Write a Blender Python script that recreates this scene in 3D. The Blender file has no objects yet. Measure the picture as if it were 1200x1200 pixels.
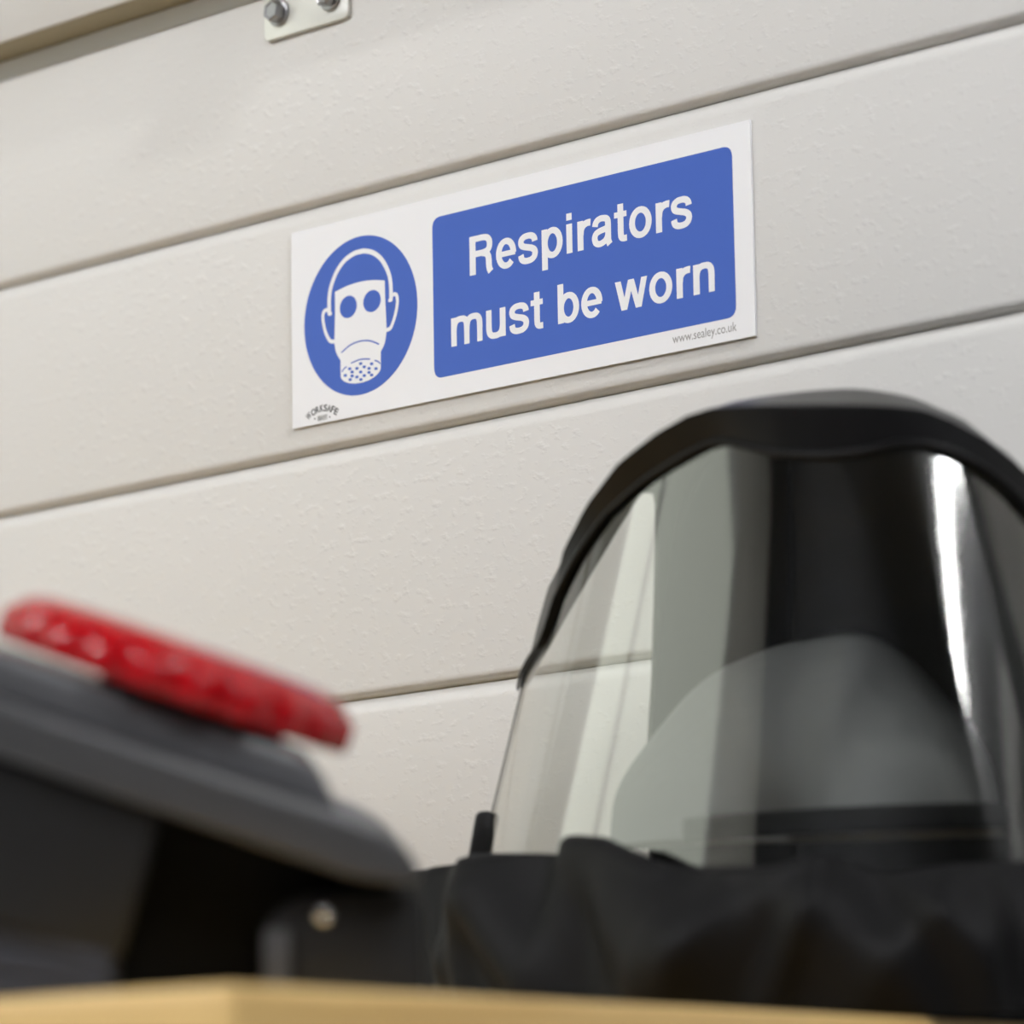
import bpy, bmesh, math, random
import numpy as np
from mathutils import Matrix, Vector

scene = bpy.context.scene
COL = scene.collection
random.seed(3)
PI = math.pi

# ------------------------------------------------------------------ camera
F_PX = 4722.2                                   # focal length in photo pixels (frame 1200 px)
CAM = np.array([1.2741, -1.3727, 0.8153])       # the sign's centre is at (0, 0, 1.25), the door plane is y = 0
YAW, PITCH, ROLL = 0.7495, 0.1711, -0.0215
_d = np.array([-math.sin(YAW) * math.cos(PITCH), math.cos(YAW) * math.cos(PITCH), math.sin(PITCH)])
_r = np.cross(_d, [0, 0, 1.0]); _r /= np.linalg.norm(_r)
_u = np.cross(_r, _d)
RT = math.cos(ROLL) * _r + math.sin(ROLL) * _u
UP = -math.sin(ROLL) * _r + math.cos(ROLL) * _u
FW = _d

def ray(u, v):
    return FW + RT * (u - 600) / F_PX + UP * (600 - v) / F_PX
def P(u, v, D):                                 # photo pixel at a depth D (metres)
    return CAM + ray(u, v) * D
def depth(p):
    return float((np.asarray(p) - CAM) @ FW)

cam = bpy.data.cameras.new('camera')
cam_o = bpy.data.objects.new('camera', cam); COL.objects.link(cam_o)
cam.sensor_width = 36.0
cam.lens = 36.0 * F_PX / 1200.0
cam.clip_start = 0.05
M = Matrix.Identity(4)
for i in range(3):
    M[i][0] = RT[i]; M[i][1] = UP[i]; M[i][2] = -FW[i]; M[i][3] = CAM[i]
cam_o.matrix_world = M
cam.dof.use_dof = True
cam.dof.focus_distance = 1.885
cam.dof.aperture_fstop = cam.lens / 1000.0 / 0.019
scene.camera = cam_o

# ------------------------------------------------------------------ world, exposure
world = bpy.data.worlds.new('world'); scene.world = world
world.use_nodes = True
world.node_tree.nodes['Background'].inputs[0].default_value = (1.0, 0.985, 0.92, 1)
world.node_tree.nodes['Background'].inputs[1].default_value = 2.3
vs = scene.view_settings
vs.view_transform = 'Standard'; vs.look = 'None'; vs.gamma = 1.0
vs.use_curve_mapping = False
vs.exposure = 0.0
scene.cycles.use_denoising = True
scene.cycles.max_bounces = 10
scene.cycles.diffuse_bounces = 5
scene.cycles.transparent_max_bounces = 24
scene.cycles.caustics_reflective = False
scene.cycles.caustics_refractive = False
LAMP_W = 162.0                                   # emission strength of the ceiling tubes

# room (metres)
X0, X1, Y0, Y1, ZC = -3.0, 2.6, -4.6, 0.0, 3.3
WIN_Y0, WIN_Y1, WIN_Z0, WIN_Z1 = -3.3, -0.5, 0.9, 2.8
portal = bpy.data.lights.new('window_daylight', 'AREA'); portal.shape = 'RECTANGLE'
portal.size = WIN_Z1 - WIN_Z0; portal.size_y = WIN_Y1 - WIN_Y0
portal.cycles.is_portal = True
po = bpy.data.objects.new('window_daylight', portal); COL.objects.link(po)
po.location = (X0 - 0.01, (WIN_Y0 + WIN_Y1) / 2, (WIN_Z0 + WIN_Z1) / 2)
po.rotation_euler = (0, -PI / 2, 0)

# ------------------------------------------------------------------ helpers
def tag(o, label=None, cat=None, group=None, kind=None):
    if label: o['label'] = label
    if cat: o['category'] = cat
    if group: o['group'] = group
    if kind: o['kind'] = kind
    return o

def empty(name, loc=(0, 0, 0), rz=0.0, mat=None):
    o = bpy.data.objects.new(name, None); COL.objects.link(o)
    o.empty_display_size = 0.05
    if mat is not None: o.matrix_world = mat
    else:
        o.location = loc; o.rotation_euler = (0, 0, rz)
    return o

def link(name, me, mat, parent=None, smooth=False):
    o = bpy.data.objects.new(name, me); COL.objects.link(o)
    if mat is not None:
        me.materials.clear(); me.materials.append(mat)
    if smooth:
        for p in me.polygons: p.use_smooth = True
    if parent is not None: o.parent = parent
    return o

def from_bm(name, bm, mat, parent=None, smooth=False, recalc=True):
    if recalc: bmesh.ops.recalc_face_normals(bm, faces=bm.faces)
    me = bpy.data.meshes.new(name); bm.to_mesh(me); bm.free()
    return link(name, me, mat, parent, smooth)

def add_box(bm, x0, x1, y0, y1, z0, z1):
    vs_ = [bm.verts.new(c) for c in ((x0, y0, z0), (x1, y0, z0), (x1, y1, z0), (x0, y1, z0),
                                    (x0, y0, z1), (x1, y0, z1), (x1, y1, z1), (x0, y1, z1))]
    for f in ((0, 3, 2, 1), (4, 5, 6, 7), (0, 1, 5, 4), (1, 2, 6, 5), (2, 3, 7, 6), (3, 0, 4, 7)):
        bm.faces.new([vs_[i] for i in f])

def box(name, x0, x1, y0, y1, z0, z1, mat, parent=None, bevel=0.0, seg=2):
    bm = bmesh.new(); add_box(bm, x0, x1, y0, y1, z0, z1)
    if bevel:
        bmesh.ops.bevel(bm, geom=list(bm.edges), offset=bevel, segments=seg, profile=0.5, affect='EDGES', clamp_overlap=True)
    return from_bm(name, bm, mat, parent, smooth=bool(bevel))

def lathe(name, prof, n, mat, parent=None, smooth=True, lobes=None):
    """prof: (radius, height) list, axis z; lobes: list index -> lobe depth (grip scallops)"""
    bm = bmesh.new(); rings = []
    for k, (r, h) in enumerate(prof):
        ring = []
        for i in range(n):
            a = 2 * PI * i / n
            rr = r
            if lobes and lobes[0][k]:
                rr = r + lobes[0][k] * (0.5 + 0.5 * math.cos(a * lobes[1])) ** 0.6 - lobes[0][k]
            ring.append(bm.verts.new((rr * math.cos(a), rr * math.sin(a), h)))
        rings.append(ring)
    for k in range(len(prof) - 1):
        for i in range(n):
            j = (i + 1) % n
            bm.faces.new((rings[k][i], rings[k][j], rings[k + 1][j], rings[k + 1][i]))
    bm.faces.new(rings[0]); bm.faces.new(rings[-1])
    return from_bm(name, bm, mat, parent, smooth)

def prism(name, pts, y0, y1, mat, parent=None, bevel=0.0, seg=3):
    """outline pts in (x, z), extruded along y"""
    bm = bmesh.new()
    a = [bm.verts.new((x, y0, z)) for x, z in pts]; b = [bm.verts.new((x, y1, z)) for x, z in pts]
    n = len(pts)
    bm.faces.new(a); bm.faces.new(b[::-1])
    for i in range(n):
        j = (i + 1) % n
        bm.faces.new((a[i], a[j], b[j], b[i]))
    bmesh.ops.recalc_face_normals(bm, faces=bm.faces)
    if bevel:
        ed = [e for e in bm.edges if abs(e.verts[0].co.y - e.verts[1].co.y) < 1e-9]
        bmesh.ops.bevel(bm, geom=ed, offset=bevel, segments=seg, profile=0.5, affect='EDGES', clamp_overlap=True)
    return from_bm(name, bm, mat, parent, smooth=bool(bevel))

def catmull(pts, n=8, closed=False):
    out = []; m = len(pts)
    rng = range(m) if closed else range(m - 1)
    for i in rng:
        if closed: p0, p1, p2, p3 = (pts[(i + k - 1) % m] for k in range(4))
        else: p0, p1, p2, p3 = pts[max(i - 1, 0)], pts[i], pts[i + 1], pts[min(i + 2, m - 1)]
        for k in range(n):
            t = k / n
            out.append(tuple(0.5 * (2 * b + (c - a) * t + (2 * a - 5 * b + 4 * c - d) * t * t + (3 * b - a - 3 * c + d) * t ** 3)
                             for a, b, c, d in zip(p0, p1, p2, p3)))
    if not closed: out.append(tuple(pts[-1]))
    return out

def round_poly(pts, r, n=5):
    """polygon with rounded corners, r one radius or a list"""
    out = []; m = len(pts)
    for i in range(m):
        p0, p1, p2 = Vector(pts[i - 1]), Vector(pts[i]), Vector(pts[(i + 1) % m])
        ri = r[i] if isinstance(r, (list, tuple)) else r
        if ri <= 0: out.append(tuple(p1)); continue
        a, b = (p0 - p1), (p2 - p1)
        ri_ = min(ri, a.length * 0.48, b.length * 0.48)
        s, e = p1 + a.normalized() * ri_, p1 + b.normalized() * ri_
        for k in range(n + 1):
            t = k / n
            q = s * (1 - t) ** 2 + p1 * 2 * t * (1 - t) + e * t * t
            out.append((q.x, q.y))
    return out

def tube(name, path, rad, mat, parent=None, n=8):
    bm = bmesh.new(); rings = []; m = len(path)
    for i, p in enumerate(path):
        p = Vector(p); a = Vector(path[max(i - 1, 0)]); b = Vector(path[min(i + 1, m - 1)])
        t = (b - a).normalized()
        ref = Vector((0, 0, 1)) if abs(t.z) < 0.9 else Vector((1, 0, 0))
        s = t.cross(ref).normalized(); w = s.cross(t)
        rr = rad(i / (m - 1)) if callable(rad) else rad
        rings.append([bm.verts.new(p + s * rr * math.cos(2 * PI * k / n) + w * rr * math.sin(2 * PI * k / n)) for k in range(n)])
    for i in range(m - 1):
        for k in range(n):
            j = (k + 1) % n
            bm.faces.new((rings[i][k], rings[i][j], rings[i + 1][j], rings[i + 1][k]))
    bm.faces.new(rings[0]); bm.faces.new(rings[-1])
    return from_bm(name, bm, mat, parent, True)

# ------------------------------------------------------------------ materials
def mat(name, col, rough=0.5, metal=0.0, spec=0.5, **kw):
    m = bpy.data.materials.new(name); m.use_nodes = True
    b = m.node_tree.nodes['Principled BSDF']
    b.inputs['Base Color'].default_value = (*col, 1)
    b.inputs['Roughness'].default_value = rough
    b.inputs['Metallic'].default_value = metal
    b.inputs['Specular IOR Level'].default_value = spec
    for k, v in kw.items(): b.inputs[k.replace('_', ' ')].default_value = v
    return m

def nodes(m): return m.node_tree.nodes, m.node_tree.links, m.node_tree.nodes['Principled BSDF']

def bump(m, scale, strength, dist, stretch=(1, 1, 1), detail=2.0, ramp=None, mottle=0.0):
    N, L, b = nodes(m)
    tc = N.new('ShaderNodeTexCoord'); mp = N.new('ShaderNodeMapping'); mp.inputs['Scale'].default_value = stretch
    L.new(tc.outputs['Object'], mp.inputs[0])
    nz = N.new('ShaderNodeTexNoise'); nz.inputs['Scale'].default_value = scale; nz.inputs['Detail'].default_value = detail
    L.new(mp.outputs[0], nz.inputs['Vector'])
    h = nz.outputs['Fac']
    if ramp:
        r = N.new('ShaderNodeMapRange'); r.interpolation_type = 'SMOOTHSTEP'
        r.inputs['From Min'].default_value = ramp[0]; r.inputs['From Max'].default_value = ramp[1]
        L.new(h, r.inputs['Value']); h = r.outputs[0]
    bp = N.new('ShaderNodeBump'); bp.inputs['Strength'].default_value = strength; bp.inputs['Distance'].default_value = dist
    L.new(h, bp.inputs['Height']); L.new(bp.outputs[0], b.inputs['Normal'])
    if mottle:
        n2 = N.new('ShaderNodeTexNoise'); n2.inputs['Scale'].default_value = 3.0
        L.new(tc.outputs['Object'], n2.inputs['Vector'])
        hs = N.new('ShaderNodeHueSaturation'); hs.inputs['Color'].default_value = b.inputs['Base Color'].default_value
        mr = N.new('ShaderNodeMapRange'); mr.inputs['To Min'].default_value = 1 - mottle; mr.inputs['To Max'].default_value = 1 + mottle
        L.new(n2.outputs['Fac'], mr.inputs['Value']); L.new(mr.outputs[0], hs.inputs['Value'])
        L.new(hs.outputs[0], b.inputs['Base Color'])
    return m

M_DOOR = bump(mat('cream_stucco_steel', (0.715, 0.70, 0.67), 0.45, spec=0.3), 200, 0.23, 0.0011, (0.7, 1, 1), 2.5, (0.50, 0.85), 0.015)
M_RAIL = mat('white_rail', (0.68, 0.69, 0.69), 0.35)
M_OLIVE = mat('olive_strip', (0.33, 0.28, 0.18), 0.6)
M_PLATE = mat('zinc_plate', (0.74, 0.74, 0.70), 0.38, 0.25)
M_STEEL = bump(mat('bolt_steel', (0.36, 0.36, 0.37), 0.36, 0.9), 300, 0.1, 0.0005)
M_SIGN = mat('sign_white', (0.86, 0.86, 0.89), 0.4, spec=0.3)
M_BLUE = mat('sign_blue', (0.056, 0.130, 0.52), 0.4, spec=0.22)
M_INK = mat('print_ink', (0.05, 0.05, 0.055), 0.5)
M_INKG = mat('print_grey', (0.28, 0.27, 0.27), 0.5)
M_TAGG = mat('print_pale', (0.62, 0.62, 0.63), 0.5)
M_BLACK = mat('black_plastic', (0.006, 0.006, 0.0065), 0.36, spec=0.15)
M_BODY = bump(mat('charcoal_plastic', (0.016, 0.016, 0.0165), 0.42, spec=0.3), 600, 0.15, 0.0003)
M_FLANGE = bump(mat('grey_plastic', (0.060, 0.060, 0.063), 0.36), 600, 0.1, 0.0003)
M_DECK_SHEEN = bump(mat('deck_sheen_plastic', (0.105, 0.105, 0.112), 0.26), 600, 0.1, 0.0003)  # base colour lightened to hold the collar's sheen
M_MATTE = mat('black_matte', (0.006, 0.006, 0.006), 0.8, spec=0.2)
M_FABRIC = bump(mat('black_fabric', (0.006, 0.006, 0.0065), 0.6, spec=0.13), 900, 0.3, 0.0004)
M_LINER = bump(mat('grey_liner', (0.21, 0.21, 0.215), 0.8), 60, 0.5, 0.003)
M_BELT = bump(mat('navy_webbing', (0.030, 0.033, 0.045), 0.75), 700, 0.4, 0.0005, (1, 0.2, 1))
M_STUD = mat('stud_chrome', (0.85, 0.85, 0.87), 0.22, 1.0)
M_FLOOR = bump(mat('concrete', (0.46, 0.45, 0.44), 0.6), 40, 0.2, 0.002, mottle=0.1)
M_DARKWALL = bump(mat('charcoal_wall', (0.035, 0.037, 0.042), 0.8), 80, 0.2, 0.002, mottle=0.05)
M_PALEWALL = bump(mat('pale_wall', (0.62, 0.61, 0.55), 0.8), 80, 0.2, 0.002, mottle=0.03)
M_CEIL = bump(mat('ceiling_grey', (0.10, 0.10, 0.10), 0.85), 80, 0.2, 0.002)
M_FRAME = mat('white_frame', (0.75, 0.75, 0.74), 0.4)

def red_mat():
    m = mat('red_translucent_plastic', (0.40, 0.002, 0.006), 0.09, spec=0.4)
    N, L, b = nodes(m)
    b.inputs['Coat Weight'].default_value = 0.0; b.inputs['Coat Roughness'].default_value = 0.08
    return m
M_RED = red_mat()

def visor_mat():
    m = bpy.data.materials.new('clear_visor'); m.use_nodes = True
    N, L = m.node_tree.nodes, m.node_tree.links
    N.remove(N['Principled BSDF'])
    out = N['Material Output']
    tr = N.new('ShaderNodeBsdfTransparent'); tr.inputs[0].default_value = (0.855, 0.865, 0.85, 1)
    gl = N.new('ShaderNodeBsdfGlossy'); gl.inputs['Roughness'].default_value = 0.06
    gl.inputs['Color'].default_value = (0.95, 0.95, 0.92, 1)
    fr = N.new('ShaderNodeFresnel'); fr.inputs['IOR'].default_value = 1.95
    geo = N.new('ShaderNodeNewGeometry'); inv = N.new('ShaderNodeMath'); inv.operation = 'SUBTRACT'; inv.inputs[0].default_value = 1.0
    L.new(geo.outputs['Backfacing'], inv.inputs[1])
    mu = N.new('ShaderNodeMath'); mu.operation = 'MULTIPLY'
    L.new(fr.outputs[0], mu.inputs[0]); L.new(inv.outputs[0], mu.inputs[1])
    mx = N.new('ShaderNodeMixShader')
    L.new(mu.outputs[0], mx.inputs[0]); L.new(tr.outputs[0], mx.inputs[1]); L.new(gl.outputs[0], mx.inputs[2])
    L.new(mx.outputs[0], out.inputs[0])
    return m
M_VISOR = visor_mat()

def pane_mat():
    m = bpy.data.materials.new('window_glass'); m.use_nodes = True
    N, L = m.node_tree.nodes, m.node_tree.links
    N.remove(N['Principled BSDF'])
    tr = N.new('ShaderNodeBsdfTransparent'); tr.inputs[0].default_value = (0.92, 0.95, 0.93, 1)
    L.new(tr.outputs[0], N['Material Output'].inputs[0])
    return m
M_PANE = pane_mat()

def lamp_mat(name, col, s):
    m = bpy.data.materials.new(name); m.use_nodes = True
    N, L = m.node_tree.nodes, m.node_tree.links
    N.remove(N['Principled BSDF'])
    e = N.new('ShaderNodeEmission'); e.inputs[0].default_value = (*col, 1); e.inputs[1].default_value = s
    L.new(e.outputs[0], N['Material Output'].inputs[0])
    return m
M_LAMP = lamp_mat('lamp_diffuser', (0.98, 0.985, 1.0), LAMP_W)
M_TUBE = lamp_mat('tube_glow', (0.98, 0.985, 1.0), 100.0)

def wood_mat():
    m = mat('pale_wood', (0.5, 0.32, 0.13), 0.45)
    N, L, b = nodes(m)
    tc = N.new('ShaderNodeTexCoord'); mp = N.new('ShaderNodeMapping'); mp.inputs['Scale'].default_value = (3, 3, 260)
    L.new(tc.outputs['Object'], mp.inputs[0])
    nz = N.new('ShaderNodeTexNoise'); nz.inputs['Scale'].default_value = 1.6; nz.inputs['Detail'].default_value = 4
    L.new(mp.outputs[0], nz.inputs['Vector'])
    cr = N.new('ShaderNodeValToRGB')
    cr.color_ramp.elements[0].position = 0.3; cr.color_ramp.elements[0].color = (0.58, 0.36, 0.12, 1)
    cr.color_ramp.elements[1].position = 0.72; cr.color_ramp.elements[1].color = (0.80, 0.57, 0.24, 1)
    L.new(nz.outputs['Fac'], cr.inputs[0]); L.new(cr.outputs[0], b.inputs['Base Color'])
    return m
M_WOOD = wood_mat()

# ------------------------------------------------------------------ the room
def struct(o): o['kind'] = 'structure'; return o
DOOR_X0, DOOR_X1 = -2.55, 0.95
DOOR_TOP = 2.45
T = 0.12
struct(box('floor', X0 - T, X1 + T, Y0 - T, 0.20, -0.1, 0.0, M_FLOOR))
struct(box('ceiling', X0 - T, X1 + T, Y0 - T, 0.20, ZC, ZC + 0.1, M_CEIL))
struct(box('wall_right', X1, X1 + T, Y0, 0.20, 0, ZC, M_DARKWALL))
struct(box('wall_rear', X0, X1, Y0 - T, Y0, 0, ZC, M_DARKWALL))
bm = bmesh.new()
add_box(bm, X0 - T, X0, Y0, WIN_Y0, 0, ZC); add_box(bm, X0 - T, X0, WIN_Y1, 0.20, 0, ZC)
add_box(bm, X0 - T, X0, WIN_Y0, WIN_Y1, 0, WIN_Z0); add_box(bm, X0 - T, X0, WIN_Y0, WIN_Y1, WIN_Z1, ZC)
struct(from_bm('wall_left', bm, M_PALEWALL))
bm = bmesh.new()
add_box(bm, X0, DOOR_X0, 0.0, 0.20, 0, ZC); add_box(bm, DOOR_X0, DOOR_X1, 0.0, 0.20, DOOR_TOP, ZC)
struct(from_bm('wall_back', bm, M_PALEWALL))
struct(box('wall_back_bay', DOOR_X1, X1, 0.0, 0.20, 0, ZC, M_DARKWALL)); bpy.data.objects['wall_back_bay'].name = 'wall_bay'
struct(box('trim_1', DOOR_X1 - 0.005, DOOR_X1 + 0.085, -0.03, -0.0005, 0, DOOR_TOP + 0.08, M_FRAME, bevel=0.004))

win = struct(empty('window_1', (X0, (WIN_Y0 + WIN_Y1) / 2, WIN_Z0)))
wl = WIN_Y1 - WIN_Y0; wh = WIN_Z1 - WIN_Z0
bm = bmesh.new(); w_ = 0.06; WM = wl / 2 - 0.65
for (ya, yb, za, zb) in ((-wl/2, wl/2, 0, w_), (-wl/2, wl/2, wh - w_, wh), (-wl/2, -wl/2 + w_, w_, wh - w_), (wl/2 - w_, wl/2, w_, wh - w_),
                         (WM - w_/2, WM + w_/2, w_, wh - w_)):
    add_box(bm, -0.09, -0.03, ya, yb, za, zb)
from_bm('window_frame', bm, M_FRAME, win)
for a, b in ((-wl / 2 + w_, WM - w_ / 2), (WM + w_ / 2, wl / 2 - w_)):
    box('pane', -0.063, -0.057, a, b, w_, wh - w_, M_PANE, win)

# ------------------------------------------------------------------ the sectional door
H = 0.126
JOINT = 1.25 + 0.0633 + H                        # top of the section that carries the sign
def rib_profile(h, top='groove', bot='groove'):
    pr = []
    if bot == 'groove': pr += [(0.0, 0.0058), (0.0006, 0.0052), (0.0014, 0.0030), (0.0022, 0.0010), (0.0033, 0.0002), (0.0050, 0.0)]
    else: pr += [(0.0, 0.0030), (0.0, 0.0006), (0.0006, 0.0)]
    if top == 'groove': pr += [(h - 0.0085, 0.0), (h - 0.0065, 0.0003), (h - 0.0042, 0.0013), (h - 0.0018, 0.0030), (h - 0.0005, 0.0050), (h, 0.0058)]
    else: pr += [(h - 0.0022, 0.0), (h - 0.0008, 0.0003), (h, 0.0009)]
    return pr
def rib_mesh(h, top, bot):
    bm = bmesh.new()
    cs = rib_profile(h, top, bot); cs = cs + [(h, 0.012), (0.0, 0.012)]
    a = [bm.verts.new((DOOR_X0, y, z)) for z, y in cs]; b = [bm.verts.new((DOOR_X1, y, z)) for z, y in cs]
    n = len(cs)
    for i in range(n):
        j = (i + 1) % n
        f = bm.faces.new((a[i], a[j], b[j], b[i])); f.smooth = i < n - 3 or False
    bm.faces.new(a); bm.faces.new(b[::-1])
    bmesh.ops.recalc_face_normals(bm, faces=bm.faces)
    me = bpy.data.meshes.new('rib_panel'); bm.to_mesh(me); bm.free()
    me.materials.append(M_DOOR)
    return me
door = struct(empty('door_1', (0, 0, 0)))
RAIL_H = 0.0105
ME_MID = rib_mesh(H, 'groove', 'groove'); ME_TOP = rib_mesh(H - RAIL_H, 'rail', 'groove'); ME_BOT = rib_mesh(H, 'groove', 'edge')
def section(z_top, nribs, yoff, bottom=None):
    zb = z_top - nribs * H if bottom is None else bottom
    s = box('door_section', DOOR_X0, DOOR_X1, 0.012, 0.050, zb, z_top, M_RAIL, door)
    s.location.y = yoff
    for k in range(nribs):
        me = ME_TOP if k == 0 else (ME_BOT if (k == nribs - 1) else ME_MID)
        o = bpy.data.objects.new('rib_panel', me); COL.objects.link(o); o.parent = s
        o.location = (0, 0, z_top - (k + 1) * H)
    # smooth end rail along the top of the section
    box('end_rail', DOOR_X0, DOOR_X1, 0.0006, 0.012, z_top - RAIL_H + 0.0001, z_top, M_RAIL, s)
    return s
section(JOINT, 4, 0.0)
section(JOINT - 4 * H, 4, 0.0)
section(JOINT - 8 * H, 3, 0.0, bottom=0.002)
PROUD = 0.0225
for k in (1, 2):
    s = section(JOINT + 4 * H * k + 0.0012 * k, 4, -PROUD)
    # olive-tan strip filling the section's underside
    box('underside_strip', DOOR_X0, DOOR_X1, 0.0015, 0.036, JOINT + 4 * H * (k - 1) + 0.0012 * k - 0.0006, JOINT + 4 * H * (k - 1) + 0.0012 * k, M_OLIVE, s)

# hinge bolted across the joint of the two upper sections
hz0 = 1.4040
hinge = empty('door_hinge', (-0.136, 0, hz0))
tag(hinge, 'pale zinc hinge plate with hexagon bolts screwed to the cream door', 'hinge')
w2 = 0.0305
leaf = round_poly([(-w2, 0), (w2, 0), (w2, 0.034), (-w2, 0.034)], [0.004, 0.004, 0, 0])
prism('lower_leaf', leaf, -0.0028, -0.0004, M_PLATE, hinge, bevel=0.0005, seg=2)
box('bent_step', -w2, w2, -PROUD - 0.0028, -0.0004, 0.034, 0.0364, M_PLATE, hinge)
prism('upper_leaf', round_poly([(-w2, 0.0364), (w2, 0.0364), (w2, 0.085), (-w2, 0.085)], [0, 0, 0.004, 0.004]), -PROUD - 0.0028, -PROUD - 0.0004, M_PLATE, hinge, bevel=0.0005, seg=2)
kn = lathe('knuckle', [(0.0045, -0.0305), (0.005, -0.030), (0.005, 0.030), (0.0045, 0.0305)], 20, M_PLATE, hinge)
kn.rotation_euler = (0, PI / 2, 0); kn.location = (0, -PROUD - 0.0065, 0.0405)
def hex_bolt(x, z, y, rot):
    b = lathe('flange_bolt', [(0.0072, 0.0), (0.0072, 0.0009), (0.0066, 0.0014), (0.0052, 0.0016)], 28, M_STEEL, hinge)
    b.rotation_euler = (PI / 2, 0, 0); b.location = (x, y, z)
    bm = bmesh.new(); R = 0.0058
    lv = []
    for r, h in ((R, 0.0014), (R, 0.0056), (R * 0.86, 0.0066)):
        lv.append([bm.verts.new((r * math.cos(PI / 3 * i + rot), r * math.sin(PI / 3 * i + rot), h)) for i in range(6)])
    for k in range(2):
        for i in range(6):
            bm.faces.new((lv[k][i], lv[k][(i + 1) % 6], lv[k + 1][(i + 1) % 6], lv[k + 1][i]))
    bm.faces.new(lv[0]); 
    cup = [bm.verts.new((R * 0.62 * math.cos(PI / 3 * i + rot), R * 0.62 * math.sin(PI / 3 * i + rot), 0.0060)) for i in range(6)]
    for i in range(6): bm.faces.new((lv[2][i], lv[2][(i + 1) % 6], cup[(i + 1) % 6], cup[i]))
    bm.faces.new(cup)
    from_bm('hex_head', bm, M_STEEL, b)
hex_bolt(-0.019, 0.0130, -0.0028, 0.35)
hex_bolt(0.0185, 0.0128, -0.0028, 0.9)
hex_bolt(-0.019, 0.066, -PROUD - 0.0028, 0.1)
hex_bolt(0.0185, 0.066, -PROUD - 0.0028, 0.6)

# ------------------------------------------------------------------ the sign (local millimetres / 1000, x right, z up, front is -y)
sign = empty('safety_sign', (0, 0, 1.25))
sign.rotation_euler = (0, 0.006, 0)
tag(sign, 'white and blue sign reading Respirators must be worn, fixed to the cream door', 'sign')
box('board', -0.15, 0.15, -0.0016, -0.0004, -0.05, 0.05, M_SIGN, sign)
YB = -0.0016
def flat(name, polys, lay, m, parent):
    bm = bmesh.new()
    for pts in polys:
        ly = lay
        if len(pts) and isinstance(pts[0], (int, float)): ly, pts = lay + pts[0], pts[1:]
        f = bm.faces.new([bm.verts.new((x / 1000, YB - ly * 0.00006, z / 1000)) for x, z in pts])
        f.normal_update()
        if f.normal.y > 0: f.normal_flip()
    return from_bm(name, bm, m, parent, recalc=False)
def stroke(pts, w, n=8, smooth=True):
    """outline polygon of a round-capped brush stroke"""
    p = catmull(pts, n) if smooth and len(pts) > 2 else [tuple(q) for q in pts]
    L_, R_ = [], []
    for i in range(len(p)):
        a = Vector(p[max(i - 1, 0)]); b = Vector(p[min(i + 1, len(p) - 1)])
        t = (b - a).normalized(); nn = Vector((-t.y, t.x)) * w / 2
        L_.append((p[i][0] + nn.x, p[i][1] + nn.y)); R_.append((p[i][0] - nn.x, p[i][1] - nn.y))
    e = Vector(p[-1]); t = (e - Vector(p[-2])).normalized()
    a0 = math.atan2(t.y, t.x)
    cap1 = [(e.x + w / 2 * math.cos(a0 + PI / 2 - PI * k / 6), e.y + w / 2 * math.sin(a0 + PI / 2 - PI * k / 6)) for k in range(1, 6)]
    s = Vector(p[0]); t = (Vector(p[1]) - s).normalized(); a0 = math.atan2(t.y, t.x)
    cap0 = [(s.x + w / 2 * math.cos(a0 - PI / 2 - PI * k / 6), s.y + w / 2 * math.sin(a0 - PI / 2 - PI * k / 6)) for k in range(1, 6)]
    return L_ + cap1 + R_[::-1] + cap0
def ell(cx, cz, rx, rz, n=40, rot=0.0):
    return [(cx + rx * math.cos(a) * math.cos(rot) - rz * math.sin(a) * math.sin(rot), cz + rx * math.cos(a) * math.sin(rot) + rz * math.sin(a) * math.cos(rot))
            for a in (2 * PI * k / n for k in range(n))]

flat('blue_panel', [round_poly([(-51, -39.6), (139.2, -39.6), (139.2, 40.1), (-51, 40.1)], 5.5, 8)], 1, M_BLUE, sign)
disc = flat('blue_disc', [ell(-101.3, 0.0, 39.6, 39.9, 96)], 1, M_BLUE, sign)
band = [(-122.9, 4.5), (-122.8, 12.4), (-121.3, 18.3), (-117.2, 25.0), (-111.6, 29.6), (-105.5, 31.8), (-101.3, 32.1), (-97.1, 31.8), (-91.0, 29.6), (-85.4, 25.0), (-81.3, 18.3), (-79.8, 12.4), (-79.7, 4.5)]
flat('head_strap', [stroke(band, 2.5)], 2, M_SIGN, disc)
mk = catmull([(-118.8, 14.7), (-110.3, 16.3), (-101.3, 16.9), (-92.3, 16.3), (-83.9, 14.7)], 6)
mk += [(-83.7, 5), (-83.2, -4)] + catmull([(-83.0, -11), (-84.3, -16.5), (-87.2, -20.5)], 5) + [(-87.3, -27.5), (-115.3, -27.5), (-115.3, -20.5)] + catmull([(-115.3, -20.5), (-118.4, -16.0), (-119.6, -10.8)], 5)[1:] + [(-119.2, -4), (-118.8, 5)]
mask = flat('mask_face', [mk], 2, M_SIGN, disc)
flat('filter_canister', [ell(-101.3, -28.2, 14.0, 5.7, 48)], 2.4, M_SIGN, disc)
flat('eyepiece', [ell(-109.4, 5.6, 6.0, 5.6)], 3, M_BLUE, disc)
flat('eyepiece', [ell(-92.8, 5.8, 6.1, 5.5)], 3, M_BLUE, disc)
flat('ear', [stroke([(-122.0, 4.2), (-124.5, 6.5), (-127.0, 5.6), (-127.4, 1.9), (-125.8, -4.4), (-122.7, -9.3), (-119.6, -10.3)], 2.0)], 2.2, M_SIGN, disc)
flat('ear', [stroke([(-80.6, 4.2), (-78.3, 6.6), (-75.8, 5.8), (-75.4, 1.7), (-77.1, -4.2), (-80.0, -9.4), (-82.6, -10.3)], 2.0)], 2.2, M_SIGN, disc)
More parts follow.
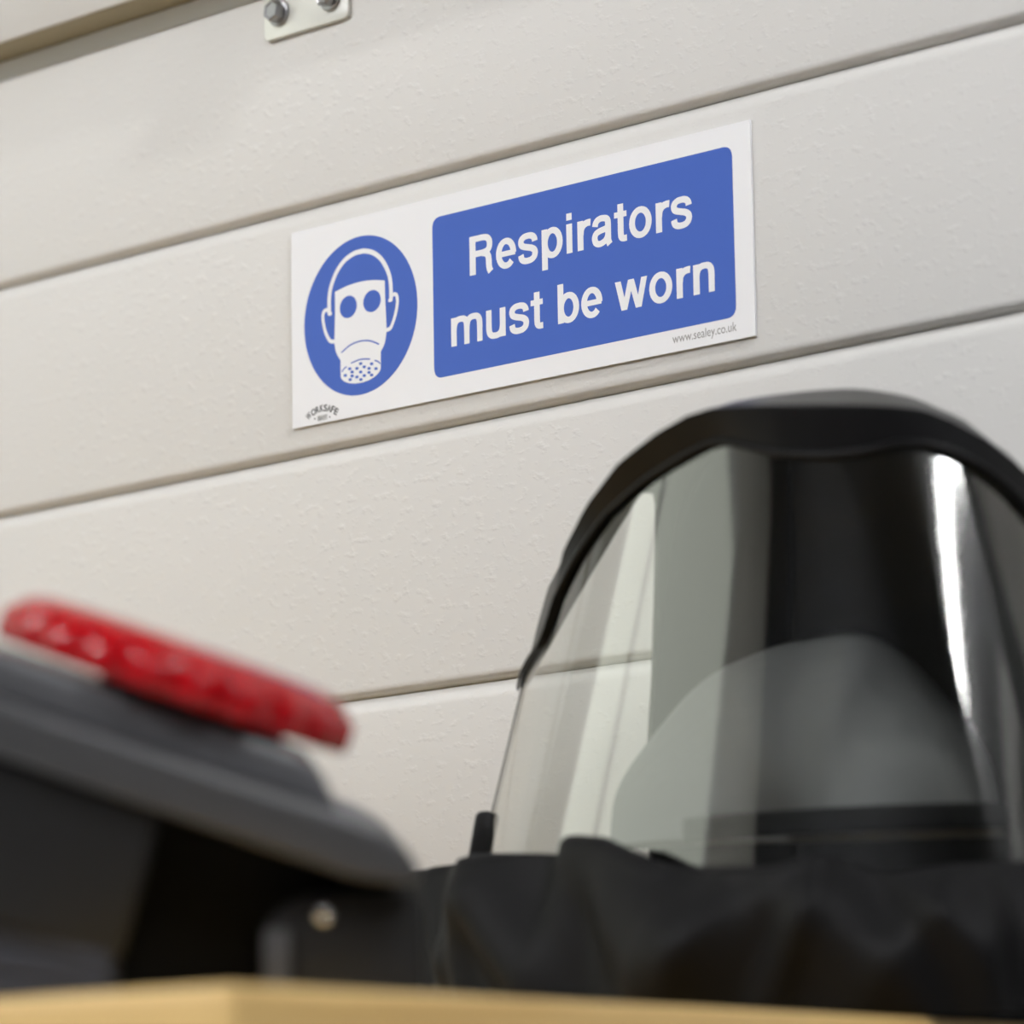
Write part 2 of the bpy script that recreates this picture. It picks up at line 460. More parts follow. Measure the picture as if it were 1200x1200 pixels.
flat('mouth_line', [stroke([(-114.3, -16.6), (-108.3, -13.9), (-101.3, -13.0), (-94.6, -13.9), (-88.5, -16.5)], 0.75)], 3, M_BLUE, disc)
flat('canister_line', [stroke([(-114.2, -26.3), (-113.0, -25.2), (-111.2, -24.4)], 0.7)], 3, M_BLUE, disc)
flat('canister_line', [stroke([(-107.6, -23.0), (-101.2, -22.2), (-94.9, -23.0)], 0.7)], 3, M_BLUE, disc)
flat('canister_line', [stroke([(-91.2, -24.3), (-89.3, -25.0), (-87.8, -26.2)], 0.7)], 3, M_BLUE, disc)
dots = [(-101.14, -24.3), (-93.53, -25.6), (-90.53, -28.44), (-95.36, -27.6), (-98.67, -26.3), (-103.81, -26.31), (-108.83, -25.75), (-111.95, -28.6), (-107.18, -27.6), (-101.2, -28.51), (-95.39, -29.6), (-93.62, -31.2), (-98.73, -30.68), (-103.88, -30.61), (-107.21, -29.6), (-108.63, -31.2), (-101.12, -32.3)]
flat('canister_holes', [ell(x, z, 1.25, 0.75, 14, -0.15) for x, z in dots], 3.2, M_BLUE, disc)

def text_mesh(body, off=0.0, spacing=1.0):
    cu = bpy.data.curves.new('lettering', 'FONT'); cu.body = body; cu.size = 1.0; cu.offset = off
    cu.space_character = spacing; cu.resolution_u = 6; cu.fill_mode = 'FRONT'
    o = bpy.data.objects.new('lettering', cu); COL.objects.link(o)
    dg = bpy.context.evaluated_depsgraph_get(); dg.update()
    me = bpy.data.meshes.new_from_object(o.evaluated_get(dg))
    bpy.data.objects.remove(o); bpy.data.curves.remove(cu)
    return me
def glyph_top(ch, off):
    me = text_mesh(ch, off); zs = [v.co.y for v in me.vertices]; r = (min(zs), max(zs)); bpy.data.meshes.remove(me); return r
def place_text(body, x0, x1, base, cap, capch, m, parent, lay, off=0.0, spacing=1.0):
    me = text_mesh(body, off, spacing)
    lo, hi = glyph_top(capch, off)
    xs = [v.co.x for v in me.vertices]; a, b = min(xs), max(xs)
    s = cap / (hi - lo)
    for v in me.vertices:
        x = x0 + (v.co.x - a) / (b - a) * (x1 - x0); z = base + (v.co.y - lo) * s
        v.co = (x / 1000, YB - lay * 0.00006, z / 1000)
    return link('lettering', me, m, parent)

# bold grotesque letters drawn as ribbons in 1/1000 em: ('s', width factor, points) a curved stroke, ('b', x0, x1, y0, y1) a bar, ('q', 4 points) a slanted bar
def arc(cx, cy, rx, ry, a0, a1, n=26):
    return [(cx + rx * math.cos(math.radians(a0 + (a1 - a0) * k / n)), cy + ry * math.sin(math.radians(a0 + (a1 - a0) * k / n))) for k in range(n + 1)]
HUMP = lambda x: [(x, 250), (x + 8, 350), (x + 45, 440), (x + 110, 482), (x + 180, 489), (x + 260, 478), (x + 315, 425), (x + 330, 340), (x + 330, 250)]
GLYPH = {
 'R': (722, [('b', 76, 222, 0, 719), ('s', 1, [(150, 661), (300, 661), (420, 660), (520, 640), (575, 585), (588, 520), (572, 450), (520, 402), (420, 382), (300, 380), (150, 380)]),
             ('s', 1.05, [(400, 372), (500, 350), (548, 295), (562, 220), (566, 130), (578, 60), (612, -2)])]),
 'e': (556, [('s', 1, arc(280, 266, 186, 226, -4, 318)), ('b', 110, 512, 216, 305)]),
 's': (556, [('s', 1, [(448, 372), (438, 425), (395, 470), (335, 491), (265, 494), (185, 484), (120, 445), (103, 390), (125, 335), (190, 303), (280, 280), (370, 255), (435, 212), (452, 155), (425, 90), (360, 50), (275, 38), (190, 45), (120, 85), (98, 165)])]),
 'p': (611, [('b', 70, 204, -207, 532), ('s', 1, arc(330, 266, 186, 226, 0, 360))]),
 'b': (611, [('b', 70, 204, 0, 719), ('s', 1, arc(330, 266, 186, 226, 0, 360))]),
 'o': (611, [('s', 1, arc(305, 266, 200, 226, 0, 360))]),
 'i': (278, [('b', 72, 206, 0, 532), ('b', 72, 206, 605, 719)]),
 'r': (389, [('b', 66, 200, 0, 532), ('s', 1.08, [(136, 270), (150, 365), (195, 430), (260, 466), (330, 478), (385, 474)])]),
 'a': (556, [('s', 1, [(102, 365), (118, 425), (165, 472), (230, 493), (290, 494), (365, 480), (408, 440), (418, 375), (418, 280), (418, 120), (426, 60), (455, -2)]),
             ('s', 0.98, [(418, 318), (340, 292), (230, 275), (140, 245), (97, 190), (95, 130), (125, 70), (190, 42), (260, 48), (340, 80), (395, 135), (418, 200)])]),
 't': (333, [('s', 1, [(166, 676), (166, 560), (166, 440), (166, 300), (166, 150), (180, 80), (225, 50), (312, 48)]), ('b', 12, 312, 440, 532)]),
 'm': (889, [('b', 62, 192, 0, 532), ('s', 1, HUMP(127)), ('b', 395, 519, 0, 252), ('s', 1, [(x + 305, y) for x, y in HUMP(152)]), ('b', 725, 849, 0, 252)]),
 'n': (611, [('b', 66, 200, 0, 532), ('s', 1, [(133 + (x - 127) * 1.05, y) for x, y in HUMP(127)]), ('b', 417, 543, 0, 252)]),
 'u': (611, [('b', 411, 545, 0, 532), ('s', 1, [(478 - (x - 127) * 1.05, 532 - y) for x, y in HUMP(127)]), ('b', 68, 194, 280, 532)]),
 'w': (778, [('q', (6, 532), (146, 532), (288, 0), (150, 0)), ('q', (320, 532), (456, 532), (288, 0), (158, 0)), ('q', (322, 532), (458, 532), (620, 0), (490, 0)), ('q', (632, 532), (772, 532), (628, 0), (490, 0))]),
}
def word_quads(text):
    quads, x = [], 0.0
    for ch in text:
        if ch == ' ': x += 278; continue
        adv, parts = GLYPH[ch]
        for pi_, p in enumerate(parts):
            lv = 0.15 * pi_
            if p[0] == 'b':
                gx, gy = (5, 0) if p[4] - p[3] > p[2] - p[1] else (0, 6)
                quads.append([lv, (x + p[1] - gx, p[3] - gy), (x + p[2] + gx, p[3] - gy), (x + p[2] + gx, p[4] + gy), (x + p[1] - gx, p[4] + gy)])
            elif p[0] == 'q': quads.append([lv] + [(x + a, b) for a, b in p[1:]])
            else:
                pts = p[2] if len(p[2]) > 24 else catmull(p[2], 6)
                L_, R_ = [], []
                closed = math.dist(pts[0], pts[-1]) < 1
                for i in range(len(pts)):
                    a = pts[i - 1] if i else (pts[-2] if closed else pts[0]); b = pts[i + 1] if i + 1 < len(pts) else (pts[1] if closed else pts[-1])
                    tx, ty = b[0] - a[0], b[1] - a[1]; l = math.hypot(tx, ty); tx /= l; ty /= l
                    w = (114 + 26 * abs(ty) ** 1.5) * p[1] / 2
                    L_.append((x + pts[i][0] - ty * w, pts[i][1] + tx * w)); R_.append((x + pts[i][0] + ty * w, pts[i][1] - tx * w))
                for i in range(len(pts) - 1): quads.append([lv, L_[i], L_[i + 1], R_[i + 1], R_[i]])
        x += adv
    return quads
def bold_line(text, x0, x1, base, cap):
    q = word_quads(text)
    xs = [p[0] for f in q for p in f[1:]]; a, b = min(xs), max(xs); s = cap / 719.0
    flat('lettering', [[f[0]] + [(x0 + (p[0] - a) / (b - a) * (x1 - x0), base + p[1] * s) for p in f[1:]] for f in q], 2, M_SIGN, sign)
bold_line('Respirators', -26.2, 114.6, 7.15, 19.1)
bold_line('must be worn', -39.2, 127.1, -25.7, 18.9)
place_text('www.sealey.co.uk', 101.0, 139.2, -46.0, 4.2, 'k', M_INKG, sign, 1, 0.0)
# arched maker's word and the small plate under it
logo = empty('maker_mark'); logo.parent = sign
for ch, lx0, lz0, deg in (('W', -138.3, -45.2, 36), ('O', -134.8, -43.7, 26), ('R', -131.9, -42.9, 14), ('K', -129.0, -42.6, 5), ('S', -126.3, -42.8, -3), ('A', -123.7, -43.4, -12), ('F', -121.2, -44.3, -22), ('E', -118.8, -45.7, -32)):
    me = text_mesh(ch, 0.03)
    xs = [v.co.x for v in me.vertices]; ys = [v.co.y for v in me.vertices]
    mx_, my_ = (min(xs) + max(xs)) / 2, (min(ys) + max(ys)) / 2
    sx_ = (3.2 if ch in 'WO' else 2.5) / (max(xs) - min(xs)); sy_ = 3.5 / (max(ys) - min(ys)); a = math.radians(deg)
    for v in me.vertices:
        lx, ly = (v.co.x - mx_) * sx_, (v.co.y - my_) * sy_
        v.co = ((lx0 + lx * math.cos(a) - ly * math.sin(a)) / 1000, YB - 0.00006, (lz0 + lx * math.sin(a) + ly * math.cos(a)) / 1000)
    link('letter', me, M_INK, logo)
flat('small_plate', [round_poly([(-132.2, -48.9), (-124.8, -48.9), (-124.8, -46.0), (-132.2, -46.0)], 0.8)], 1, M_TAGG, logo)
place_text('BAIT', -131.4, -125.5, -48.5, 2.0, 'B', M_INK, logo, 2, 0.0)
flat('dot', [ell(-133.9, -47.3, 0.45, 0.45, 12)], 1, M_INK, logo)
flat('dot', [ell(-123.3, -47.8, 0.45, 0.45, 12)], 1, M_INK, logo)

# ------------------------------------------------------------------ the wooden bench
corner = P(270, 1152, 1.12)
ZT = float(corner[2])
BROT = math.radians(7.0)
bench = empty('work_bench', (corner[0], corner[1], 0), BROT)
tag(bench, 'pale wooden bench top carrying the respirator hood and blower unit', 'bench')
BL, BD = 1.05, 0.50
box('worktop', -BL, 0, 0, BD, ZT - 0.036, ZT, M_WOOD, bench, bevel=0.003)
box('apron', -BL + 0.06, -0.06, 0.05, 0.072, ZT - 0.12, ZT - 0.036, M_WOOD, bench, bevel=0.002)
box('apron', -BL + 0.06, -0.06, BD - 0.072, BD - 0.05, ZT - 0.12, ZT - 0.036, M_WOOD, bench, bevel=0.002)
for sx in (-BL + 0.05, -0.10):
    for sy in (0.045, BD - 0.095):
        box('leg', sx, sx + 0.05, sy, sy + 0.05, 0, ZT - 0.036, M_WOOD, bench, bevel=0.003)

# ------------------------------------------------------------------ the respirator hood
HC = 955                                         # photo column of its middle
HD = 1.62                                        # depth of its widest section
SC = HD / F_PX
_b = P(HC, 1150, HD)
HROT = math.atan2(RT[1], RT[0])
hood = empty('respirator_hood', (_b[0], _b[1], ZT), HROT)
tag(hood, 'respirator hood with clear wrap-round visor, black crown and gathered black skirt', 'respirator')
hx = np.array([math.cos(HROT), math.sin(HROT), 0]); hy = np.array([-math.sin(HROT), math.cos(HROT), 0])
def to_local(p):
    v = np.asarray(p) - np.array([_b[0], _b[1], ZT]); return float(v @ hx), float(v @ hy), float(v[2])
SIL = [(449, 0), (450.5, 34), (454, 62), (460, 92), (470, 124), (485, 156), (520, 204), (580, 254), (640, 288), (690, 304), (740, 317), (790, 332), (860, 350), (930, 365), (1000, 382), (1060, 396), (1190, 410)]
SZ = [to_local(P(HC, y, HD))[2] for y, _ in SIL]; SA = [w * SC for _, w in SIL]
def a_of(z): return float(np.interp(z, SZ[::-1], SA[::-1]))
# the visor is a cone section: half width linear in height, deep U plan
_z1, _z2 = to_local(P(HC, 690, HD))[2], to_local(P(HC, 1060, HD))[2]
def av(z): return (302 + (396 - 302) * (z - _z1) / (_z2 - _z1)) * SC
_sl = (396 - 302) * SC / (_z2 - _z1)
KF, KB, KD, KS = 1.30, 0.62, 1.12, 0.60            # depth factors; KS: the hood is turned towards the viewer's right
def bv(z): return KF * 302 * SC + 0.5 * KF * _sl * (z - _z1)
ZTOP = SZ[0]
T_EDGE = math.radians(93)
def turn(x, y, z, a): 
    x = x * (1 - 0.04 * x / max(a, 1e-4)); return (x, y - KS * x, z)
def cone(t, z, off=0.0):
    a = av(z) + off
    return turn(a * math.sin(t), -(bv(z) + off) * math.cos(t), z, a)
def dome_pt(t, z, off=0.0, back=1.0):
    a = a_of(z) + off; c = math.cos(t)
    y = -a * (KD if c > 0 else KB) * c
    sx = 1.0 if c > 0 else 1.0 + (back - 1.0) * min(1.0, -c * 3)
    return turn(a * math.sin(t) * sx, y, z, a)
def hit(px, py):
    """the visor point seen at a photo pixel: angle round the cone and height"""
    D = HD - 0.15
    for _ in range(200):
        x, y, z = to_local(P(px, py, D))
        q = max(-0.999, min(0.999, x / av(z))); q = max(-0.999, min(0.999, x / av(z) / (1 - 0.04 * q)))
        t = math.asin(q)
        D += (cone(t, z)[1] - y) * 0.5
    return t, z
rim_px = [(640, 752), (655, 702), (680, 652), (715, 602), (760, 562), (800, 537), (832, 520), (850, 517), (880, 526), (915, 533), (965, 535), (1010, 531), (1048, 521), (1080, 521), (1112, 530), (1150, 550), (1186, 580), (1225, 630), (1252, 690), (1268, 752)]
RIMT = [hit(*p) for p in rim_px]
rt_ = [-T_EDGE] + [r[0] for r in RIMT] + [T_EDGE]
rz_ = [RIMT[0][1] - 0.012] + [r[1] for r in RIMT] + [RIMT[-1][1] - 0.012]
def z_rim(t): return float(np.interp(t, rt_, rz_))
_bt = [hit(px_, 1045) for px_ in range(600, 1320, 40)]
def z_bot(t): return float(np.interp(t, [q[0] for q in _bt], [q[1] for q in _bt]))

# visor: a curved clear sheet with its own thickness
def sheet(fn, nu, nv, thick):
    bm = bmesh.new(); A, B = [], []
    for off, G in ((0.0, A), (-thick, B)):
        for i in range(nu + 1):
            G.append([bm.verts.new(fn(i / nu, j / nv, off)) for j in range(nv + 1)])
    for i in range(nu):
        for j in range(nv):
            bm.faces.new((A[i][j], A[i + 1][j], A[i + 1][j + 1], A[i][j + 1]))
            bm.faces.new((B[i][j], B[i][j + 1], B[i + 1][j + 1], B[i + 1][j]))
    for i in range(nu):
        bm.faces.new((A[i][0], B[i][0], B[i + 1][0], A[i + 1][0])); bm.faces.new((A[i][nv], A[i + 1][nv], B[i + 1][nv], B[i][nv]))
    for j in range(nv):
        bm.faces.new((A[0][j], A[0][j + 1], B[0][j + 1], B[0][j])); bm.faces.new((A[nu][j], B[nu][j], B[nu][j + 1], A[nu][j + 1]))
    return bm
def vis_fn(u, v, off):
    t = -T_EDGE + 2 * T_EDGE * u
    zt = z_rim(t) + 0.004
    zb = z_bot(t)
    return cone(t, zb + (zt - zb) * v, off)
visor = from_bm('visor', sheet(vis_fn, 160, 48, 0.0015), M_VISOR, hood, True)
for s in (-1, 1):
    zb = z_bot(s * T_EDGE)
    path = [cone(s * T_EDGE, zb + (z_rim(s * T_EDGE) + 0.004 - zb) * k / 24) for k in range(25)]
    tube('visor_edge', path, 0.0010, M_BODY, visor)
tube('visor_lower_rim', [cone(tt, z_bot(tt) + 0.004, 0.0012) for tt in (-T_EDGE + 2 * T_EDGE * k / 80 for k in range(81))], 0.0016, M_RAIL, visor)

# black crown shell: upright brow band round the visor, rolled over into the dome, sides and back
crease_px = [(641, 745), (648, 697), (660, 645), (687, 592), (724, 543), (768, 508), (805, 487), (830, 479), (865, 476), (905, 475), (960, 474.5), (1010, 475), (1050, 477), (1085, 481), (1118, 494), (1158, 516), (1200, 550), (1243, 603), (1262, 680), (1270, 745)]
CRE = []
for (t_, z_), (pu, pv) in zip(RIMT, crease_px):
    c_ = cone(t_, z_)
    w_p = np.array([_b[0], _b[1], ZT]) + hx * c_[0] + hy * c_[1] + np.array([0, 0, c_[2]])
    CRE.append(to_local(P(pu, pv, depth(w_p) - 0.001 + 0.016 * abs(math.sin(t_)) ** 3)))
_e0, _e1 = cone(-T_EDGE, rz_[0], 0.001), cone(T_EDGE, rz_[-1], 0.001)
cre_t = [-T_EDGE] + [r[0] for r in RIMT] + [T_EDGE]
CRE = [_e0] + CRE + [_e1]
def crease(t): return tuple(float(np.interp(t, cre_t, [c[k] for c in CRE])) for k in range(3))
VB = 0.36
Z_SIDE = SZ[6] - 0.002
def shell_fn(u, v, off):
    t = -PI + 2 * PI * u
    back = abs(t) > T_EDGE
    sgn = 1 if t > 0 else -1
    k = min(1.0, max(0.0, (abs(t) - math.radians(124 if t < 0 else 96)) / math.radians(22))); k = k * k * (3 - 2 * k)
    tc_ = max(-T_EDGE, min(T_EDGE, t))
    r0 = cone(tc_, z_rim(tc_), 0.0014); c0 = crease(tc_)
    if back:
        bk = 0.72 if t < 0 else 0.95
        low = dome_pt(t, 0.045, 0.0014, bk); mid = dome_pt(t, 0.045 + 0.4 * (c0[2] - 0.045), 0.0014, (bk + 0.9) / 2)
        # the sides are cut away behind the visor; the back panel comes down again at the nape
        k1 = min(1.0, (abs(t) - T_EDGE) / math.radians(14)); k1 = k1 * k1 * (3 - 2 * k1) if t < 0 else 0.0
        hi0, hi1 = dome_pt(t, Z_SIDE, 0.0014, 0.92), dome_pt(t, Z_SIDE + 0.010, 0.0014, 0.92)
        r0 = tuple(a * (1 - k1) + b * k1 for a, b in zip(r0, hi0)); c0 = tuple(a * (1 - k1) + b * k1 for a, b in zip(c0, hi1))
        r0 = tuple(a * (1 - k) + b * k for a, b in zip(r0, low)); c0 = tuple(a * (1 - k) + b * k for a, b in zip(c0, mid))
    if v <= VB:
        f = v / VB
        p = [a + (b - a) * f for a, b in zip(r0, c0)]
    else:
        f = (v - VB) / (1 - VB)
        zb = c0[2]; z = zb + (ZTOP - zb) * math.sin(f * PI / 2)
        q = dome_pt(t, z, 0.0014, 0.85); q0 = dome_pt(t, zb, 0.0014, 0.85)
        g = (1 - f) ** 2 
        p = [a + (b - c) * g for a, b, c in zip(q, c0, q0)]
        p[2] = z
    # wall thickness: push inwards towards the middle
    if off:
        l = max(math.hypot(p[0], p[1] + 0.02), 0.01); p[0] += p[0] / l * off; p[1] += (p[1] + 0.02) / l * off
        if v > 0.6: p[2] += off
    return tuple(p)
bm = sheet(shell_fn, 180, 50, 0.003)
bmesh.ops.remove_doubles(bm, verts=bm.verts, dist=0.00005)
shell = from_bm('crown_shell', bm, M_BLACK, hood, True)
path = [cone(-T_EDGE + 2 * T_EDGE * k / 120, z_rim(-T_EDGE + 2 * T_EDGE * k / 120), 0.0022) for k in range(121)]
tube('rim_bead', path, lambda k: 0.0006 + 0.0010 * math.sin(PI * k), M_BLACK, shell)

# grey inner head piece and its strap, seen through the visor
dome = catmull([(720, 975), (728, 905), (765, 845), (830, 772), (900, 738), (960, 722), (1012, 716), (1062, 740), (1112, 792), (1168, 880), (1185, 975)], 6)
bm = bmesh.new(); rows = []
cxl = 0.0
zl0 = to_local(P(HC, 985, HD - 0.03))[2]
prof = []
for (u_, v_) in dome:
    x, _, z = to_local(P(u_, v_, HD - 0.03)); prof.append((x, z))
N_ = 18
ring_f = []
for (x, z) in prof:
    ring_f.append([bm.verts.new((x * (0.15 + 0.85 * math.cos(PI / 2 * k / N_)), 0.010 - 0.35 * x - 0.070 * math.sin(PI / 2 * k / N_) + 0.003 * math.sin(9 * x / 0.07 + 5 * k / N_) * math.sin(PI * k / N_), zl0 + (z - zl0) * (0.12 + 0.88 * math.cos(PI / 2 * k / N_)))) for k in range(N_ + 1)])
for i in range(len(prof) - 1):
    for k in range(N_):
        bm.faces.new((ring_f[i][k], ring_f[i + 1][k], ring_f[i + 1][k + 1], ring_f[i][k + 1]))
bm.faces.new([r[0] for r in ring_f])
from_bm('inner_headpiece', bm, M_LINER, hood, True)
zs0 = to_local(P(HC, 976, HD - 0.085))[2]; zs1 = to_local(P(HC, 946, HD - 0.085))[2]
def strap_fn(u, v, off):
    t = -1.05 + 2.1 * u
    return (0.062 * math.sin(t) * 1.15 + 0.008, -0.058 - 0.036 * math.cos(t) - 0.02 * math.sin(t) + off, zs0 + (zs1 - zs0) * v)
from_bm('chin_strap', sheet(strap_fn, 30, 3, 0.003), M_MATTE, hood, True)

# small black tab at the side of the visor
tabp = [to_local(P(u_, v_, HD + 0.070)) for u_, v_ in ((547, 1012), (578, 1012), (579, 949), (558, 949))]
prism('side_tab', round_poly([(p[0], p[2]) for p in tabp], 0.003), 0.062, 0.078, M_BODY, hood, bevel=0.001, seg=2)

# gathered skirt
SK_TOP = [(440, 1030), (502, 1017), (547, 1010), (577, 1010), (615, 1010), (630, 987), (675, 990), (720, 1006), (765, 1021), (825, 1025), (907, 1025), (945, 1013), (975, 1011), (1020, 1025), (1050, 1032), (1125, 1021), (1185, 1017), (1260, 1015), (1340, 1020), (1430, 1050)]
SK_W, SK_F, SK_B = 492 * SC, 0.175, 0.085
sk_t, sk_z = [], []
for (u_, v_) in SK_TOP:
    D = HD - 0.1
    for _ in range(120):
        x, y, z = to_local(P(u_, v_, D)); s = max(-0.98, min(0.98, x / SK_W)); D += (-SK_F * math.sqrt(1 - s * s) - KS * 0.75 * x - y) * 0.5
    sk_t.append(math.asin(s)); sk_z.append(z)
def skirt_top(t):
    c = math.cos(t)
    if c < 0: t = (PI - t) if t > 0 else (-PI - t)
    return float(np.interp(t, sk_t, sk_z)) 
rnd = random.Random(11)
pleats = [(rnd.uniform(-PI, PI), rnd.uniform(0.030, 0.085), rnd.uniform(-0.9, 0.9), rnd.choice((-1, 1, 1)) * rnd.uniform(0.6, 1.2)) for _ in range(95)]
def fold_at(t, h):
    f = 0.0
    for c0, w, lean, am in pleats:
        dt = (t - c0 - lean * (h - 0.5) * 0.35 + PI) % (2 * PI) - PI
        if abs(dt) < 3 * w: f += am * math.exp(-(dt / w) ** 2)
    return f
def skirt_fn(u, v, off):
    t = -PI + 2 * PI * u
    zt = skirt_top(t)
    c = math.cos(t); 
    hgt = min(v / 0.86, 1.0)
    z = zt * (hgt ** 0.9)
    fold = fold_at(t, hgt) * 0.0075 * (0.45 + 0.55 * math.sin(min(1, hgt * 1.1) * PI * 0.8))
    bul = 1.0 + 0.05 * math.sin(hgt * PI) - 0.05 * hgt
    rx, ry = SK_W * bul + fold + off, ((SK_F if c > 0 else SK_B) * bul + fold + off)
    if v > 0.86:                                  # the top edge rolls inwards to the visor
        k = (v - 0.86) / 0.14
        ain = av(zt) + 0.004
        rx = rx * (1 - k) + min(rx, ain) * k; ry = ry * (1 - k) + min(ry, (bv(zt) + 0.006 if c > 0 else ain * KB)) * k
        z = zt + 0.004 * math.sin(k * PI) - 0.010 * k * k
    return (rx * math.sin(t), -ry * c - KS * 0.75 * rx * math.sin(t), z + 0.001)
bm = sheet(skirt_fn, 420, 36, 0.002)
bmesh.ops.remove_doubles(bm, verts=bm.verts, dist=0.00005)
from_bm('skirt', bm, M_FABRIC, hood, True)

# ------------------------------------------------------------------ the blower unit with its red filter cover
UD = 1.20; US = UD / F_PX
UC = (208, 791)
al = math.radians(19.0)
o_ = P(*UC, UD)
rd = ray(*UC); rd = rd / np.linalg.norm(rd)
xr = RT * math.cos(al) - UP * math.sin(al); xr = xr - rd * (xr @ rd); xr /= np.linalg.norm(xr)
zr = np.cross(xr, rd)
tilt = math.radians(1.2)                          # its top leans a little towards the viewer
yr = rd * math.cos(tilt) + zr * math.sin(tilt); zr = np.cross(xr, yr)
UM = Matrix.Identity(4)
for i in range(3):
    UM[i][0] = xr[i]; UM[i][1] = yr[i]; UM[i][2] = zr[i]; UM[i][3] = o_[i]
def ux(x): return x * US
unit = empty('blower_unit', mat=UM)
tag(unit, 'tilted black blower unit with round red filter cover, resting on its folded dark belt', 'air blower')
R0 = 217 * (UD + 0.056) / F_PX
h0, h1 = -30 * US, 24 * US
lob = 0.0024
prof = [(R0 * 0.90, h0), (R0 - 0.001, h0), (R0, h0 + 0.001), (R0, h0 + 0.005), (R0, h0 + 0.0088), (R0 - 0.0012, h0 + 0.0098), (R0 - 0.0062, h1 + 0.0010),
        (R0 * 0.80, h1 + 0.0030), (R0 * 0.45, h1 + 0.0040), (R0 * 0.1, h1 + 0.0042)]
CY = 0.057
cover = lathe('filter_cover', prof, 240, M_RED, unit, True, ([0, lob, lob, lob, lob, lob * 0.4, 0, 0, 0, 0], 22))
cover.location.y = CY
lathe('neck_ring', [(118 * US, -50 * US), (118 * US, -28 * US)], 48, M_MATTE, unit).location = (30 * US, CY, 0)
# raised collar under the cover
col_o = [(-430, -96), (-430, -50), (-420, -44), (150, -43), (182, -46), (205, -60), (222, -78), (234, -96)]
prism('collar', [(x * US, z * US) for x, z in col_o], 0.009, 0.105, M_DECK_SHEEN, unit, bevel=0.006, seg=4)
fl_o = [(-440, -158), (-440, -104), (-430, -97), (225, -92), (262, -91), (298, -97), (325, -108), (345, -124), (346, -136), (330, -148), (270, -160)]
prism('flange', [(x * US, z * US) for x, z in fl_o], 0.0, 0.115, M_FLANGE, unit, bevel=0.004, seg=4)
bd_o = [(-425, -344), (-425, -156), (36, -156), (48, -330), (36, -346)]
prism('body_case', [(x * US, z * US) for x, z in bd_o], 0.005, 0.110, M_BODY, unit, bevel=0.003, seg=3)
prism('outlet_shade_block', [(x * US, z * US) for x, z in ((30, -156), (332, -152), (332, -215), (235, -330), (30, -398))], 0.036, 0.105, M_MATTE, unit, bevel=0.003)  # matte black outlet block, extended to stand in for shadow under the flange

# plastic fitting between the blower and the skirt
f0 = P(405, 1160, 1.222)
fit = empty('hose_fitting', (f0[0], f0[1], ZT), HROT)
tag(fit, 'dark grey plastic fitting with shiny round stud between blower and hood skirt', 'fitting')
FS = 1.215 / F_PX
hw = 95 * FS; fz = 0.0315
prism('fitting_body', round_poly([(-hw, 0.0), (hw, 0.0), (hw, fz), (-hw * 0.55, fz), (-hw, fz * 0.72)], [0.001, 0.001, 0.004, 0.006, 0.006]), -0.010, 0.010, M_BODY, fit, bevel=0.003)
box('side_lug', -hw * 0.98, -hw * 0.66, -0.0130, -0.0095, 0.001, fz * 0.66, M_FLANGE, fit, bevel=0.001)
st = lathe('stud', [(0.0030, 0.0), (0.0030, 0.0012), (0.0024, 0.0022), (0.0012, 0.0028), (0.0002, 0.0030)], 24, M_STUD, fit)
st.rotation_euler = (PI / 2, 0, 0)
st.location = (-23 * FS, -0.0098, 0.0250)

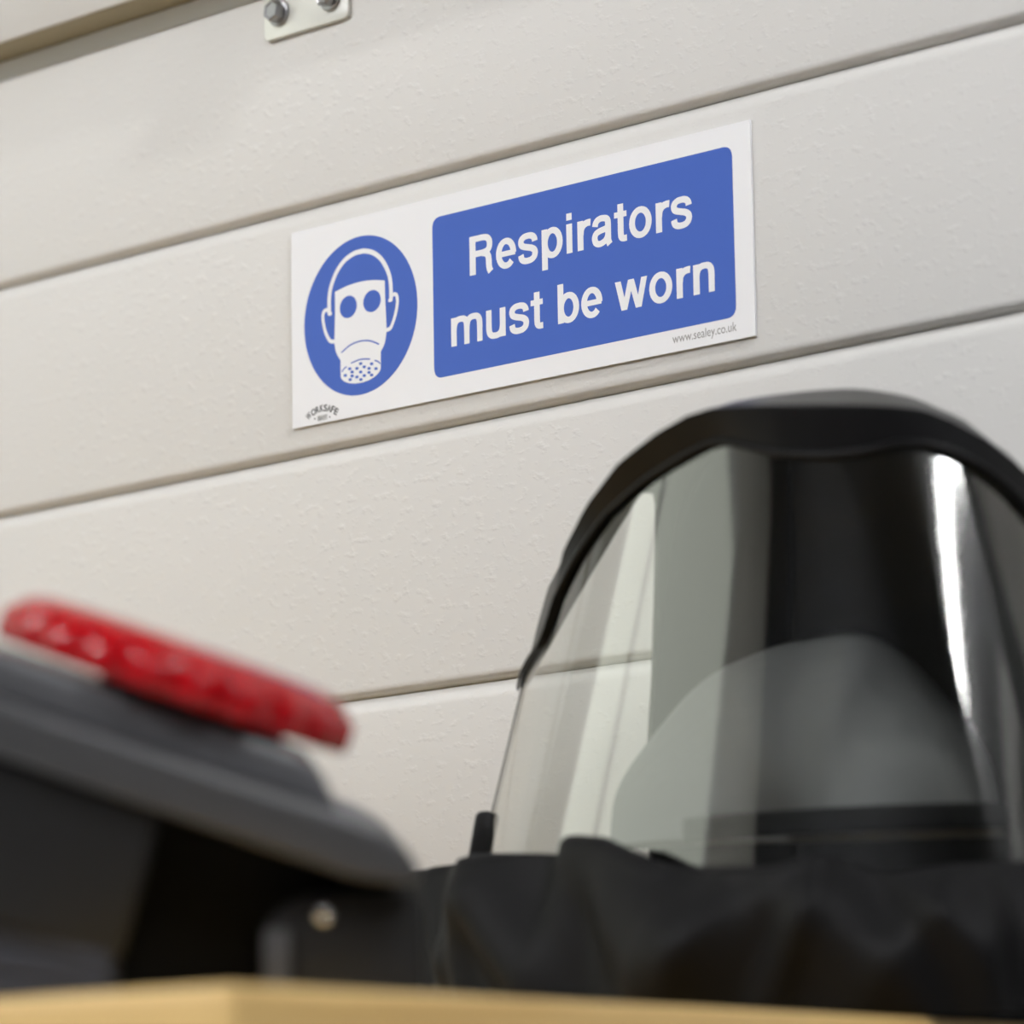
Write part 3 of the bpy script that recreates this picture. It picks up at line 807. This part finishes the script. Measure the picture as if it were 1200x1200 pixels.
# folded waist belt propping the blower
belt0 = P(150, 1160, 1.235)
belt = empty('waist_belt', (belt0[0], belt0[1], ZT), HROT)
bpy.context.view_layer.update()
belt.parent = unit; belt.matrix_parent_inverse = UM.inverted()
def under(xp, yp):
    w = UM @ Vector((xp * US, yp, -346 * US))
    v = np.array(w) - np.array([belt0[0], belt0[1], ZT]); return float(v @ hx), float(v[2])
(ax_, az_), (bx_, bz_) = under(-400, 0.004), under(20, 0.004)
slope = (az_ - bz_) / (ax_ - bx_)
def under_z(x): return bz_ + slope * (x - bx_) + 0.0030
x_r = bx_ + 0.004
while under_z(x_r) < 0.003: x_r -= 0.001
for k in range(3):
    f0_, f1_ = k / 3.0, (k + 1) / 3.0 - 0.03
    xl = ax_ + 0.004 * k
    pts = [(x_r, under_z(x_r) * f0_ + 0.0004), (xl, under_z(xl) * f0_ + 0.0004), (xl, under_z(xl) * f1_), (x_r, under_z(x_r) * f1_ + 0.0002)]
    prism('webbing_fold', round_poly(pts, [0.0003, 0.004, 0.004, 0.0003]), -0.036, 0.026, M_BELT, belt, bevel=0.0004, seg=1)

# ------------------------------------------------------------------ ceiling lights
def batten(x, y, rz, length, label):
    t = empty('ceiling_light', (x, y, ZC), rz)
    tag(t, label, 'lamp')
    box('housing', -length / 2, length / 2, -0.06, 0.06, -0.05, -0.0005, M_FRAME, t, bevel=0.004)
    box('diffuser', -length / 2 + 0.02, length / 2 - 0.02, -0.05, 0.05, -0.085, -0.05, M_LAMP, t, bevel=0.012)
batten(-0.6, -3.2, 0.0, 2.4, 'long white batten light on the ceiling between the window and the cream door')
batten(2.2, -0.75, 0.0, 0.6, 'shorter white batten light added in the ceiling corner to brighten the bench side')  # added lamp, brightens the side face of the bench
# slim tube and cable duct high on the dark right-hand wall
tb = empty('wall_tube_light', (X1, -1.45, 2.80))
tag(tb, 'slim white tube light mounted high on the dark side wall', 'lamp')
box('housing', -0.03, -0.0005, -1.22, 1.22, -0.03, 0.03, M_FRAME, tb, bevel=0.003)
tb.rotation_euler = (-0.10, 0, 0)
tl_ = lathe('tube', [(0.018, -1.18), (0.02, -1.17), (0.02, 1.17), (0.018, 1.18)], 16, M_TUBE, tb)
tl_.rotation_euler = (PI / 2, 0, 0); tl_.location = (-0.052, 0, 0)
struct(box('trim_2', X1 - 0.05, X1 - 0.0005, -2.9, -0.5, 2.36, 2.46, M_FRAME, bevel=0.004))
